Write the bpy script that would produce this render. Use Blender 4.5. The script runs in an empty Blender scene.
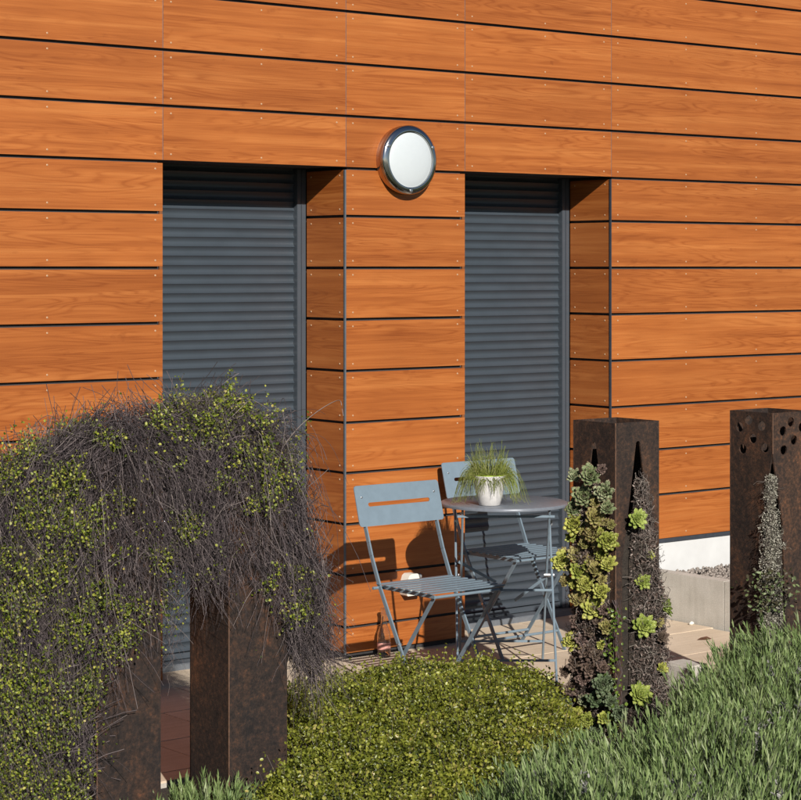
import bpy, bmesh, math, random
import numpy as np
from mathutils import Vector, Matrix
random.seed(7); rng = np.random.default_rng(11)
R_ = math.radians
S = bpy.context.scene
COL = S.collection

# ------------------------------------------------------------------ camera, sky, sun, exposure
FPX, CXP, HYP = 2100.0, 400.5, 267.3                 # focal length, centre column and horizon row of the 801 px photograph
TH = math.atan(2637 / 2100)                          # angle between the view axis and the facade
CAM = np.array([-5.4455, -7.2141, 1.6863])
FW = np.array([math.cos(TH), math.sin(TH), 0]); RT = np.array([math.sin(TH), -math.cos(TH), 0]); UP = np.array([0, 0, 1.0])
cd = bpy.data.cameras.new('camera'); cam = bpy.data.objects.new('camera', cd); COL.objects.link(cam)
cam.location = CAM; cam.rotation_euler = (R_(90), 0, TH - R_(90))
cd.sensor_width = 36; cd.sensor_fit = 'HORIZONTAL'; cd.lens = 36 * FPX / 801
cd.shift_y = (HYP - 400) / 801; cd.clip_end = 2000; cd.clip_start = 0.05
S.camera = cam
LIGHT = Vector((0.42, 1.0, -0.534)).normalized()     # direction the sunlight travels
W = bpy.data.worlds.new('World'); S.world = W; W.use_nodes = True
wn = W.node_tree.nodes; wl = W.node_tree.links
sky = wn.new('ShaderNodeTexSky'); sky.sky_type = 'NISHITA'; sky.sun_disc = False; sky.dust_density = 0.2; sky.air_density = 0.7
sky.sun_elevation = math.asin(-LIGHT.z); sky.sun_rotation = math.atan2(-LIGHT.x, -LIGHT.y)
wn['Background'].inputs['Strength'].default_value = 0.05
wl.new(sky.outputs[0], wn['Background'].inputs['Color'])
sd = bpy.data.lights.new('sun', 'SUN'); sd.energy = 5.0; sd.angle = R_(0.5); sd.color = (1.0, 0.95, 0.88)
sun = bpy.data.objects.new('sun', sd); COL.objects.link(sun); sun.location = (-4, -9, 8)
sun.rotation_euler = LIGHT.to_track_quat('-Z', 'Y').to_euler()
S.view_settings.view_transform = 'Standard'; S.view_settings.look = 'None'
S.view_settings.exposure = 0.42; S.view_settings.gamma = 1.0; S.view_settings.use_curve_mapping = False
S.render.engine = 'CYCLES'

# ------------------------------------------------------------------ photograph pixel -> point on a plane of the place
def ray(px, py): return FW + RT * (px - CXP) / FPX - UP * (py - HYP) / FPX
def onX(px, py, x): r = ray(px, py); return CAM + r * (x - CAM[0]) / r[0]
def onY(px, py, y=0): r = ray(px, py); return CAM + r * (y - CAM[1]) / r[1]
def onZ(px, py, z=0): r = ray(px, py); return CAM + r * (z - CAM[2]) / r[2]

# ------------------------------------------------------------------ materials
MATS = {}
class NT:
    def __init__(s, name):
        s.m = bpy.data.materials.new(name); s.m.use_nodes = True; MATS[name] = s.m
        s.n = s.m.node_tree.nodes; s.l = s.m.node_tree.links; s.b = s.n['Principled BSDF']; s.out = s.n['Material Output']
    def node(s, t, **kw):
        nd = s.n.new(t)
        for k, v in kw.items(): setattr(nd, k, v)
        return nd
    def link(s, a, b): s.l.new(a, b)
    def coord(s, scale=(1, 1, 1), rnd=False, kind='Object'):
        tc = s.node('ShaderNodeTexCoord'); mp = s.node('ShaderNodeMapping'); mp.inputs['Scale'].default_value = scale
        o = tc.outputs[kind]
        if rnd:
            oi = s.node('ShaderNodeObjectInfo'); mu = s.node('ShaderNodeMath', operation='MULTIPLY'); mu.inputs[1].default_value = 61.0
            s.link(oi.outputs['Random'], mu.inputs[0])
            ad = s.node('ShaderNodeVectorMath', operation='ADD'); s.link(o, ad.inputs[0]); s.link(mu.outputs[0], ad.inputs[1]); o = ad.outputs[0]
        s.link(o, mp.inputs['Vector']); return mp.outputs[0]
    def noise(s, vec, scale, detail=3, rough=.55, dist=0.0):
        t = s.node('ShaderNodeTexNoise'); t.inputs['Scale'].default_value = scale; t.inputs['Detail'].default_value = detail
        t.inputs['Roughness'].default_value = rough; t.inputs['Distortion'].default_value = dist
        s.link(vec, t.inputs['Vector']); return t.outputs['Fac']
    def ramp(s, fac, stops):
        r = s.node('ShaderNodeValToRGB'); e = r.color_ramp.elements
        while len(e) < len(stops): e.new(0.5)
        for el, (p, c) in zip(e, stops): el.position = p; el.color = (*c, 1) if len(c) == 3 else c
        s.link(fac, r.inputs[0]); return r.outputs[0]
    def mix(s, fac, a, b, mode='MIX'):
        m = s.node('ShaderNodeMix', data_type='RGBA', blend_type=mode)
        for v, i in ((fac, 0), (a, 6), (b, 7)):
            if isinstance(v, (int, float)): m.inputs[i].default_value = v
            elif isinstance(v, tuple): m.inputs[i].default_value = (*v, 1)
            else: s.link(v, m.inputs[i])
        return m.outputs[2]
    def math(s, op, a, b=None):
        m = s.node('ShaderNodeMath', operation=op)
        for i, v in enumerate((a, b)):
            if v is None: continue
            if isinstance(v, (int, float)): m.inputs[i].default_value = v
            else: s.link(v, m.inputs[i])
        return m.outputs[0]
    def bump(s, h, strength=.3, dist=.01):
        b = s.node('ShaderNodeBump'); b.inputs['Strength'].default_value = strength; b.inputs['Distance'].default_value = dist
        s.link(h, b.inputs['Height']); s.link(b.outputs[0], s.b.inputs['Normal'])
    def set(s, **kw):
        for k, v in kw.items():
            i = s.b.inputs[k.replace('_', ' ')]
            if isinstance(v, (int, float)): i.default_value = v
            elif isinstance(v, tuple): i.default_value = (*v, 1)
            else: s.link(v, i)
        return s

def plain(name, col, rough=.6, metal=0.0, var=.12, sc=40, **kw):
    t = NT(name); n = t.noise(t.coord(rnd=True), sc, 4)
    lo = tuple(c * (1 - var) for c in col); hi = tuple(min(1, c * (1 + var)) for c in col)
    t.set(Base_Color=t.ramp(n, [(.3, lo), (.7, hi)]), Roughness=rough, Metallic=metal)
    for k, v in kw.items(): t.set(**{k: v})
    return t

def m_wood():
    t = NT('wood_laminate')
    a = t.noise(t.coord((0.55, 1, 8.5), True), 1.5, 2.5, .5, .35)
    rings = t.math('SINE', t.math('MULTIPLY', a, 120.0))
    rings = t.math('MULTIPLY_ADD', rings, .5); rings.node.inputs[2].default_value = .5
    fine = t.noise(t.coord((1.6, 1, 120), True), 2.2, 6, .7)
    band = t.noise(t.coord((0.35, 1, 16), True), 1.9, 4, .6)
    blotch = t.noise(t.coord((3, 1, 3), True), 1.1, 2, .5)
    k = t.noise(t.coord((7, 1, 14), True), 1.3, 3, .55)
    base = t.ramp(band, [(.28, (.238, .0660, .0135)), (.5, (.308, .0935, .0205)), (.72, (.375, .1300, .033))])
    mask = t.noise(t.coord((.8, 1, 5), True), 1.6, 2, .5)
    rg = t.ramp(rings, [(0, (.80, .72, .64)), (.30, (.96, .95, .93)), (1, (1.04, 1.06, 1.08))])
    base = t.mix(t.ramp(mask, [(.36, (.12, .12, .12)), (.58, (.85, .85, .85))]), base, t.mix(1.0, base, rg, 'MULTIPLY'))
    fg = t.ramp(fine, [(.28, (.78, .73, .68)), (.5, (1, 1, 1)), (.75, (1.08, 1.10, 1.12))])
    base = t.mix(.85, base, fg, 'MULTIPLY')
    bg = t.ramp(blotch, [(.3, (.92, .90, .88)), (.7, (1.07, 1.07, 1.07))])
    base = t.mix(.8, base, bg, 'MULTIPLY')
    kg = t.ramp(k, [(.22, (.70, .62, .55)), (.33, (1, 1, 1))])
    base = t.mix(.7, base, kg, 'MULTIPLY')
    oi = t.node('ShaderNodeObjectInfo')
    og = t.ramp(oi.outputs['Random'], [(0, (.92, .90, .88)), (1, (1.07, 1.07, 1.06))])
    base = t.mix(1.0, base, og, 'MULTIPLY')
    t.set(Base_Color=base, Roughness=.42, Specular_IOR_Level=.35); t.bump(fine, .06, .002)

def m_corten(name, d, o, l):
    t = NT(name); c = t.coord((1, 1, .55), True, 'Object'); c2 = t.coord((1, 1, 1), True)
    n = t.noise(c, 9, 6, .65); sp = t.noise(c2, 130, 4, .7); big = t.noise(c, 3.2, 3)
    base = t.ramp(n, [(.30, d), (.52, o), (.72, l)])
    sp2 = t.noise(c2, 75, 5, .8)
    spk = t.ramp(sp2, [(.34, (.42, .42, .44)), (.5, (.95, .95, .95)), (.60, (1.7, 1.45, 1.2)), (.70, (3.4, 2.3, 1.4))])
    base = t.mix(.9, base, spk, 'MULTIPLY')
    md = t.noise(c2, 34, 5, .7)
    base = t.mix(.75, base, t.ramp(md, [(.32, (.55, .55, .6)), (.5, (1, 1, 1)), (.68, (1.75, 1.5, 1.3))]), 'MULTIPLY')
    bl = t.ramp(big, [(.35, (.7, .75, .85)), (.65, (1.25, 1.1, 1))])
    base = t.mix(.7, base, bl, 'MULTIPLY')
    t.set(Base_Color=base, Roughness=.75, Specular_IOR_Level=.3); t.bump(sp, .35, .004)

def m_leaf(name, stops, trans=.3, rough=.45, tip=None):
    t = NT(name)
    at = t.node('ShaderNodeAttribute', attribute_name='rnd')
    col = t.ramp(at.outputs['Fac'], stops)
    if tip:
        oi = t.node('ShaderNodeObjectInfo'); col = t.mix(1.0, col, t.ramp(oi.outputs['Random'], [(0, (.72, .78, .75)), (.5, (1.0, .95, 1.0)), (1, (1.15, 1.12, 1.35))]), 'MULTIPLY')
        cz = t.node('ShaderNodeAttribute', attribute_name='tip')
    if tip:
        a2 = t.node('ShaderNodeAttribute', attribute_name='tip')
        f = t.ramp(a2.outputs['Fac'], [(tip[0], (0, 0, 0)), (tip[1], (1, 1, 1))])
        col = t.mix(f, col, tip[2])
    t.set(Base_Color=col, Roughness=rough, Specular_IOR_Level=.4)
    tr = t.node('ShaderNodeBsdfTranslucent'); t.link(col, tr.inputs[0])
    mx = t.node('ShaderNodeMixShader'); mx.inputs[0].default_value = trans
    t.link(t.b.outputs[0], mx.inputs[1]); t.link(tr.outputs[0], mx.inputs[2]); t.link(mx.outputs[0], t.out.inputs[0])

m_wood()
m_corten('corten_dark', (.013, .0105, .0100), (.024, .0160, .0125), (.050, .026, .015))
plain('rust_orange', (.085, .043, .024), .85, 0, .4, 60)
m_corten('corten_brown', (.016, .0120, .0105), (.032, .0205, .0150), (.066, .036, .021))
plain('dark_wood', (.16, .055, .016), .6)
plain('membrane', (.030, .028, .029), .8)
plain('aluminium_profile', (.14, .155, .175), .45, .3, .1)
plain('dark_profile', (.035, .040, .050), .5, .1)
plain('screw_head', (.46, .29, .17), .4, .2, .1, 200)
t = plain('shutter_paint', (.037, .047, .058), .42, 0, .08, 6)
plain('rail_paint', (.047, .057, .069), .42, 0, .06, 8)
plain('chair_paint', (.155, .205, .245), .38, .1, .06, 30)
plain('table_paint', (.150, .165, .190), .36, .1, .10, 50)
plain('bolt_metal', (.45, .46, .48), .3, .9)
plain('white_render', (.50, .50, .49), .85, 0, .05, 12)
t = NT('concrete'); c = t.coord(); n1 = t.noise(c, 6, 5); n2 = t.noise(c, 220, 3); n3 = t.noise(t.coord((30, 30, 2)), 1.5, 3)
t.set(Base_Color=t.mix(.5, t.mix(.6, t.ramp(n1, [(.3, (.38, .355, .31)), (.7, (.52, .49, .44))]), t.ramp(n2, [(.35, (.75, .74, .72)), (.65, (1.15, 1.15, 1.15))]), 'MULTIPLY'), t.ramp(n3, [(.35, (.85, .84, .82)), (.6, (1.05, 1.05, 1.05))]), 'MULTIPLY'), Roughness=.9); t.bump(n2, .25, .003)
t = NT('paving'); c = t.coord((1, 1, 1), True); n1 = t.noise(c, 4, 5); n2 = t.noise(c, 260, 3); n3 = t.noise(t.coord((2, 30, 1), True), 1.6, 3)
t.set(Base_Color=t.mix(.5, t.mix(.5, t.ramp(n1, [(.3, (.50, .40, .29)), (.7, (.62, .51, .385))]), t.ramp(n2, [(.35, (.8, .79, .78)), (.65, (1.12, 1.12, 1.12))]), 'MULTIPLY'), t.ramp(n3, [(.35, (.88, .86, .84)), (.65, (1.05, 1.05, 1.05))]), 'MULTIPLY'), Roughness=.85); t.bump(n2, .2, .002)
t = NT('soil'); c = t.coord(); n1 = t.noise(c, 40, 6, .7)
t.set(Base_Color=t.ramp(n1, [(.3, (.012, .009, .007)), (.7, (.05, .036, .025))]), Roughness=.95); t.bump(n1, .8, .03)
t = NT('ground'); c = t.coord(); n1 = t.noise(c, 1.2, 6, .6); n2 = t.noise(c, 40, 4)
t.set(Base_Color=t.mix(.5, t.ramp(n1, [(.35, (.035, .05, .016)), (.65, (.07, .085, .03))]), t.ramp(n2, [(.3, (.6, .6, .6)), (.7, (1.3, 1.3, 1.2))]), 'MULTIPLY'), Roughness=.95); t.bump(n2, .6, .03)
t = NT('vine_stem'); at = t.node('ShaderNodeAttribute', attribute_name='rnd')
t.set(Base_Color=t.ramp(at.outputs['Fac'], [(0, (.020, .014, .015)), (.45, (.054, .040, .042)), (.8, (.110, .086, .088)), (1, (.22, .18, .165))]), Roughness=.75)
t = NT('dry_twig'); at = t.node('ShaderNodeAttribute', attribute_name='rnd')
t.set(Base_Color=t.ramp(at.outputs['Fac'], [(0, (.04, .030, .026)), (.6, (.12, .096, .082)), (.9, (.22, .185, .155)), (1, (.38, .34, .28))]), Roughness=.8)
m_leaf('vine_leaf', [(0, (.050, .080, .010)), (.35, (.135, .175, .017)), (.7, (.25, .285, .030)), (.93, (.40, .40, .07)), (1, (.42, .33, .09))], .35)
m_leaf('cover_leaf', [(0, (.036, .052, .008)), (.35, (.098, .115, .013)), (.7, (.195, .212, .026)), (.92, (.32, .33, .058)), (1, (.38, .31, .105))], .3, .38)
m_leaf('trail_leaf', [(0, (.05, .09, .012)), (.6, (.14, .22, .03)), (1, (.28, .32, .06))], .35, .4)
m_leaf('lavender_leaf', [(0, (.070, .105, .034)), (.4, (.150, .220, .072)), (.8, (.245, .320, .120)), (1, (.31, .36, .19))], .3, .6)
m_leaf('lavender_dry', [(0, (.05, .052, .045)), (.6, (.14, .14, .125)), (1, (.27, .26, .24))], .1, .8)
m_leaf('dry_leaf', [(0, (.040, .025, .020)), (.5, (.11, .075, .060)), (.85, (.20, .155, .13)), (1, (.30, .25, .22))], .1, .7)
m_leaf('silver_sedum', [(0, (.08, .070, .050)), (.5, (.24, .225, .175)), (1, (.46, .44, .37))], .1, .7)
m_leaf('pot_grass', [(0, (.12, .16, .02)), (.5, (.25, .30, .05)), (.85, (.38, .40, .11)), (1, (.46, .43, .2))], .35, .45)
m_leaf('houseleek_grey_green', [(0, (.13, .165, .070)), (1, (.27, .31, .15))], .15, .4, (.75, 1, (.16, .07, .05)))
m_leaf('houseleek_yellow', [(0, (.20, .23, .035)), (1, (.44, .46, .10))], .2, .4, (.8, 1.0, (.20, .10, .04)))
m_leaf('houseleek_lime', [(0, (.16, .22, .035)), (1, (.31, .37, .08))], .2, .38, (.9, 1.1, (.3, .3, .1)))
m_leaf('houseleek_bronze', [(0, (.17, .165, .045)), (1, (.33, .31, .10))], .15, .45, (.70, 1.0, (.15, .07, .04)))
m_leaf('houseleek_dry', [(0, (.075, .050, .036)), (1, (.165, .120, .085))], .05, .7, (.6, 1, (.085, .050, .038)))
m_leaf('houseleek_blue_green', [(0, (.05, .07, .032)), (1, (.12, .165, .075))], .15, .4, (.85, 1, (.14, .12, .06)))
m_leaf('sedum_green', [(0, (.035, .030, .018)), (.45, (.075, .065, .035)), (.7, (.085, .12, .045)), (1, (.16, .20, .08))], .15, .5)
plain('gravel', (.22, .19, .165), .9, 0, .6, 60)
plain('pot_white', (.50, .485, .47), .55, 0, .08, 60)
plain('liner_green', (.30, .42, .03), .5)
plain('polished_steel', (.42, .42, .42), .14, 1.0, .05, 10)
plain('reflection_tinted_steel', (.50, .36, .26), .22, 1.0, .05, 10)  # steel whose coppery reflection is put into the base colour
t = plain('opal_glass', (.45, .485, .50), .35, 0, .01); t.set(Specular_IOR_Level=.5)
plain('socket_plastic', (.62, .60, .53), .45, 0, .03)
plain('socket_shade', (.20, .20, .20), .5, 0, .05)  # grey for the outlet's shaded right side, shade put into the colour
t = NT('bottle_glass'); t.set(Base_Color=(.93, .95, .95), Roughness=.02, Transmission_Weight=1.0, IOR=1.45)
plain('bottle_label', (.50, .24, .20), .5, 0, .35, 60)
plain('brown_leaf', (.10, .045, .025), .7, 0, .3)

# ------------------------------------------------------------------ mesh helpers
def me_from(name, v, f, mats, rnd=None, tip=None, smooth=False, midx=None):
    me = bpy.data.meshes.new(name)
    if isinstance(f, np.ndarray):
        v = np.asarray(v, np.float32); k = f.shape[1]
        me.vertices.add(len(v)); me.vertices.foreach_set('co', v.ravel())
        me.loops.add(f.size); me.loops.foreach_set('vertex_index', f.ravel().astype(np.int32))
        me.polygons.add(len(f)); me.polygons.foreach_set('loop_start', np.arange(0, f.size, k, dtype=np.int32))
        me.polygons.foreach_set('loop_total', np.full(len(f), k, dtype=np.int32))
    else: me.from_pydata([tuple(map(float, p)) for p in v], [], f)
    for nm, arr in (('rnd', rnd), ('tip', tip)):
        if arr is not None:
            a = me.attributes.new(nm, 'FLOAT', 'POINT'); a.data.foreach_set('value', np.asarray(arr, np.float32))
    for m in (mats if isinstance(mats, (list, tuple)) else [mats]): me.materials.append(MATS[m])
    if midx is not None: me.polygons.foreach_set('material_index', np.asarray(midx, np.int32))
    me.update(); me.validate()
    if smooth: me.polygons.foreach_set('use_smooth', np.ones(len(me.polygons), bool))
    return me

class MB:
    def __init__(s): s.v = []; s.f = []
    def add(s, v, f):
        o = len(s.v); s.v += [tuple(p) for p in v]; s.f += [tuple(i + o for i in q) for q in f]; return s
    def box(s, a, b):
        (x0, y0, z0), (x1, y1, z1) = a, b
        return s.add([(x0, y0, z0), (x1, y0, z0), (x1, y1, z0), (x0, y1, z0), (x0, y0, z1), (x1, y0, z1), (x1, y1, z1), (x0, y1, z1)],
                     [(0, 3, 2, 1), (4, 5, 6, 7), (0, 1, 5, 4), (1, 2, 6, 5), (2, 3, 7, 6), (3, 0, 4, 7)])
    def tube(s, pts, r, n=8, ry=None, up=None, cap=True):
        P = [np.array(p, float) for p in pts]; rings = []
        for i, p in enumerate(P):
            a = P[min(i + 1, len(P) - 1)] - P[max(i - 1, 0)]; a /= np.linalg.norm(a)
            u = np.array(up if up is not None else ((0, 0, 1) if abs(a[2]) < .9 else (0, 1, 0)), float)
            e1 = np.cross(a, u); e1 /= np.linalg.norm(e1); e2 = np.cross(e1, a)
            rr = r[i] if isinstance(r, (list, tuple)) else r
            rings.append([p + e1 * rr * math.cos(2 * math.pi * k / n) + e2 * (ry or rr) * math.sin(2 * math.pi * k / n) for k in range(n)])
        v = [q for g in rings for q in g]; f = []
        for i in range(len(P) - 1):
            for k in range(n): f.append((i * n + k, i * n + (k + 1) % n, (i + 1) * n + (k + 1) % n, (i + 1) * n + k))
        if cap: f += [tuple(range(n))[::-1], tuple(range((len(P) - 1) * n, len(P) * n))]
        return s.add(v, f)
    def bar(s, a, b, w, t, side):                      # flat bar of width w along 'side', thickness t
        a = np.array(a, float); b = np.array(b, float); d = b - a; d /= np.linalg.norm(d)
        sd = np.array(side, float); sd -= d * (sd @ d); sd /= np.linalg.norm(sd); n = np.cross(d, sd)
        v = [p + sd * w / 2 * i + n * t / 2 * j for p in (a, b) for i, j in ((-1, -1), (1, -1), (1, 1), (-1, 1))]
        return s.add(v, [(0, 3, 2, 1), (4, 5, 6, 7), (0, 1, 5, 4), (1, 2, 6, 5), (2, 3, 7, 6), (3, 0, 4, 7)])
    def lathe(s, prof, n=32, c=(0, 0, 0), axis='z'):
        v = []; f = []
        for r, z in prof:
            for k in range(n):
                a = 2 * math.pi * k / n; x, y = r * math.cos(a), r * math.sin(a)
                p = (x, y, z) if axis == 'z' else (x, -z, y)
                v.append((c[0] + p[0], c[1] + p[1], c[2] + p[2]))
        for i in range(len(prof) - 1):
            for k in range(n): f.append((i * n + k, i * n + (k + 1) % n, (i + 1) * n + (k + 1) % n, (i + 1) * n + k))
        return s.add(v, f)
    def mesh(s, name, mat, smooth=False, bevel=0):
        me = me_from(name, s.v, s.f, mat)
        bm = bmesh.new(); bm.from_mesh(me); bmesh.ops.recalc_face_normals(bm, faces=bm.faces)
        if bevel: bmesh.ops.bevel(bm, geom=bm.edges[:], offset=bevel, segments=2, affect='EDGES', clamp_overlap=True)
        bm.to_mesh(me); bm.free()
        if smooth:
            me.polygons.foreach_set('use_smooth', np.ones(len(me.polygons), bool)); me.set_sharp_from_angle(angle=R_(40))
        return me

def ob(name, me, parent=None, loc=(0, 0, 0), rot=(0, 0, 0), kind=None):
    o = bpy.data.objects.new(name, me); COL.objects.link(o); o.location = loc; o.rotation_euler = rot
    if parent: o.parent = parent
    if kind: o['kind'] = kind
    return o
def thing(name, label, cat, loc=(0, 0, 0), group=None, rz=0, me=None, kind=None):
    o = ob(name, me, None, loc, (0, 0, rz)); o['label'] = label; o['category'] = cat
    if group: o['group'] = group
    if kind: o['kind'] = kind
    return o
def plate(name, outline, holes, thick, mat):           # flat sheet in XZ with cut-outs, thickness along Y
    cu = bpy.data.curves.new(name, 'CURVE'); cu.dimensions = '2D'; cu.fill_mode = 'BOTH'; cu.extrude = thick / 2
    for lp in [outline] + holes:
        sp = cu.splines.new('POLY'); sp.points.add(len(lp) - 1); sp.use_cyclic_u = True
        for p, (x, z) in zip(sp.points, lp): p.co = (x, z, 0, 1)
    o = bpy.data.objects.new(name, cu); COL.objects.link(o)
    bpy.context.view_layer.update()
    me = bpy.data.meshes.new_from_object(o.evaluated_get(bpy.context.evaluated_depsgraph_get()))
    bpy.data.objects.remove(o); bpy.data.curves.remove(cu)
    me.transform(Matrix.Rotation(R_(90), 4, 'X')); me.name = name
    me.materials.clear(); me.materials.append(MATS[mat])
    return me

def unit(a): return a / np.maximum(np.linalg.norm(a, axis=-1, keepdims=True), 1e-9)
def rdir(n): return unit(rng.normal(size=(n, 3)))
OVAL = (np.array([(0, 0), (.30, .42), (.72, .42), (1, 0), (.72, -.42), (.30, -.42)]), [(0, 1, 2), (0, 2, 3), (0, 3, 4), (0, 4, 5)])
BLADE = (np.array([(0, .28), (.55, .5), (1, 0), (.55, -.5), (0, -.28)]), [(0, 1, 4), (1, 3, 4), (1, 2, 3)])
def leaves(P, T, N, L, Wd, shape=OVAL, fold=.18, rnd=None, curl=0.0):
    tv, tf = shape; n = len(P); k = len(tv)
    T = unit(T); B = unit(np.cross(N, T)); N = np.cross(T, B)
    L = np.broadcast_to(L, (n,)); Wd = np.broadcast_to(Wd, (n,))
    u = tv[:, 0][None, :, None]; w = tv[:, 1][None, :, None]
    V = P[:, None] + T[:, None] * (L[:, None, None] * u) + B[:, None] * (Wd[:, None, None] * w) \
        + N[:, None] * (Wd[:, None, None] * (fold * np.abs(w) * 2) - L[:, None, None] * curl * u * u)
    F = (np.array(tf)[None] + (np.arange(n) * k)[:, None, None]).reshape(-1, 3)
    r = rng.random(n) if rnd is None else rnd
    return V.reshape(-1, 3), F, np.repeat(r, k)
def strands(C, rad, rnd=None):                          # C: n x m x 3 curves -> three-sided tubes (quads)
    n, m, _ = C.shape; T = np.gradient(C, axis=1); T = unit(T)
    A = unit(np.cross(T, np.array([.31, .52, .79]))); B = np.cross(T, A)
    rad = np.broadcast_to(rad, (n,))[:, None, None]; tp = np.linspace(1, .55, m)[None, :, None]
    rings = [C + (A * math.cos(q) + B * math.sin(q)) * rad * tp for q in (0, 2.094, 4.189)]
    V = np.stack(rings, 2).reshape(-1, 3)
    i = np.arange(m - 1)[:, None] * 3; k = np.arange(3)[None]; k2 = (k + 1) % 3
    f = np.stack([i + k, i + k2, i + 3 + k2, i + 3 + k], -1).reshape(-1, 4)
    F = (f[None] + (np.arange(n) * m * 3)[:, None, None]).reshape(-1, 4)
    r = rng.random(n) if rnd is None else rnd
    return V, F, np.repeat(r, m * 3)
def fld(p, s, seed=0):                                  # cheap smooth 3-D noise in [0, 1]
    p = np.asarray(p) * s; q = np.zeros(p.shape[:-1])
    for i, (a, b, c) in enumerate(((1, .7, .4), (-.6, 1.1, .8), (.5, -.9, 1.2), (1.7, 1.3, -1.1), (-1.9, .8, 1.6))):
        q += np.sin(p[..., 0] * a + p[..., 1] * b + p[..., 2] * c + seed * 3.7 + i * 1.9) / (1 + .4 * (i > 2))
    return .5 + .5 * np.clip(q / 3.0, -1, 1)
def poly_in(P, poly):
    x, y = P[:, 0], P[:, 1]; r = np.zeros(len(P), bool); q = np.array(poly)
    for (x0, y0), (x1, y1) in zip(q, np.roll(q, -1, 0)):
        c = ((y0 > y) != (y1 > y)) & (x < (x1 - x0) * (y - y0) / (y1 - y0 + 1e-12) + x0); r ^= c
    return r
def edge_d(P, poly):
    q = np.array(poly); d = np.full(len(P), 9.0)
    for a, b in zip(q, np.roll(q, -1, 0)):
        ab = b - a; t_ = np.clip(((P[:, :2] - a) @ ab) / (ab @ ab), 0, 1); d = np.minimum(d, np.linalg.norm(P[:, :2] - a - t_[:, None] * ab, axis=1))
    return d

# ================================================================== THE SETTING
g = ob('ground', MB().add([(-400, -400, -.06), (400, -400, -.06), (400, 400, -.06), (-400, 400, -.06)], [(0, 1, 2, 3)]).mesh('ground', 'ground'), kind='structure')
bed = MB(); nx, ny = 40, 22
bv = [(-4 + 7.6 * i / nx, -4.4 + 3.05 * j / ny, -.035 + .02 * float(fld((i * .5, j * .5, 0), 2.2))) for j in range(ny + 1) for i in range(nx + 1)]
bf = [(j * (nx + 1) + i, j * (nx + 1) + i + 1, (j + 1) * (nx + 1) + i + 1, (j + 1) * (nx + 1) + i) for j in range(ny) for i in range(nx)]
ob('garden_bed', bed.add(bv, bf).mesh('garden_bed', 'soil', True), kind='structure')
terr = ob('terrace', MB().box((-4.2, -1.345, -.055), (1.825, .36, -.006)).mesh('terrace', 'concrete'), kind='structure')
SW, SD = .60, .40
slab = MB().box((.002, .002, -.03), (SW - .002, SD - .002, 0)).mesh('paving_slab', 'paving', bevel=.002)
j = 0; y = .36 - SD
while y > -1.36 - SD:
    off = (j % 2) * SW / 2; x = -4.2 - off
    while x < 1.82:
        if x >= -4.21 and x + SW <= 1.826 and y >= -1.36:
            ob('paving_slab', slab, terr, (x, y, random.uniform(-.0012, .0008)))
        else:
            x0, x1 = max(x, -4.2), min(x + SW, 1.825); y0 = max(y, -1.345)
            if x1 - x0 > .03 and y + SD - y0 > .03:
                ob('paving_slab', MB().box((.002, .002, -.03), (x1 - x0 - .002, y + SD - y0 - .002, 0)).mesh('paving_slab', 'paving', bevel=.002), terr, (x0, y0, 0))
        x += SW
    y -= SD; j += 1

# ------------------------------------------------------------------ clad building
XL, XA, XB, XC, XD, XR = -4.2, -.924, 0.0, .671, 1.587, 5.0
JZ = [.018, .135, .358, .579, .800, 1.017, 1.2395, 1.4615, 1.684, 1.907, 2.113, 2.338, 2.564, 2.789, 3.014, 3.24, 3.465]
LINT = 10                                                # index of the joint at the lintel
DEP = .289                                               # depth of the reveals
GAP = .0125
bld = thing('clad_building', 'building facade clad in orange wood-grain boards with dark horizontal joints', 'building')
wall = MB()
for a, b, z0, z1 in ((XL, XA - .0165, -.05, 3.5), (XA - .0165, XD + .0165, JZ[LINT] + .0185, 3.5), (XB + .0165, XC - .0165, -.05, JZ[LINT] + .0185), (XD + .0165, XR, -.05, 3.5)):
    wall.box((a, .0165, z0), (b, .42, z1))
ob('sub_wall', wall.mesh('sub_wall', 'membrane'), bld)
def screws(pts):
    mb = MB()
    for x, z in pts: mb.lathe([(.0045, -.001), (.0045, -.0002), (.0038, .0012), (.0018, .0019), (0, .002)], 8, (x, 0, z), 'y')
    return mb
def cladding(x0, x1, z0, z1, sx, loc=(0, 0, 0), rz=0):
    """one board: local x along the board, front face on local y=0"""
    L, H = x1 - x0, z1 - z0; cxm, czm = (x0 + x1) / 2, (z0 + z1) / 2
    key = ('panel', round(L, 3), round(H, 3))
    if key not in cladding.c:
        cladding.c[key] = MB().box((-L / 2 + .0016, 0, -H / 2 + GAP / 2), (L / 2 - .0016, .009, H / 2 - GAP / 2)).mesh('cladding_panel', 'wood_laminate')
    o = ob('cladding_panel', cladding.c[key], bld)
    M = Matrix.Translation(loc) @ Matrix.Rotation(rz, 4, 'Z') @ Matrix.Translation((cxm, 0, czm)); o.matrix_world = M
    zz = (-H / 2 + .030, H / 2 - .030) if H > .14 else (H / 2 - .030,)
    ok = round(L, 3), round(H, 3), tuple(round(a - cxm, 3) for a in sx)
    if ok not in cladding.c: cladding.c[ok] = screws([(a - cxm, z) for a in sx for z in zz]).mesh('screws', 'screw_head', True)
    ob('screws', cladding.c[ok], o, kind='stuff')
cladding.c = {}
def slit(px): return float(onY(px, 300)[0])
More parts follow.
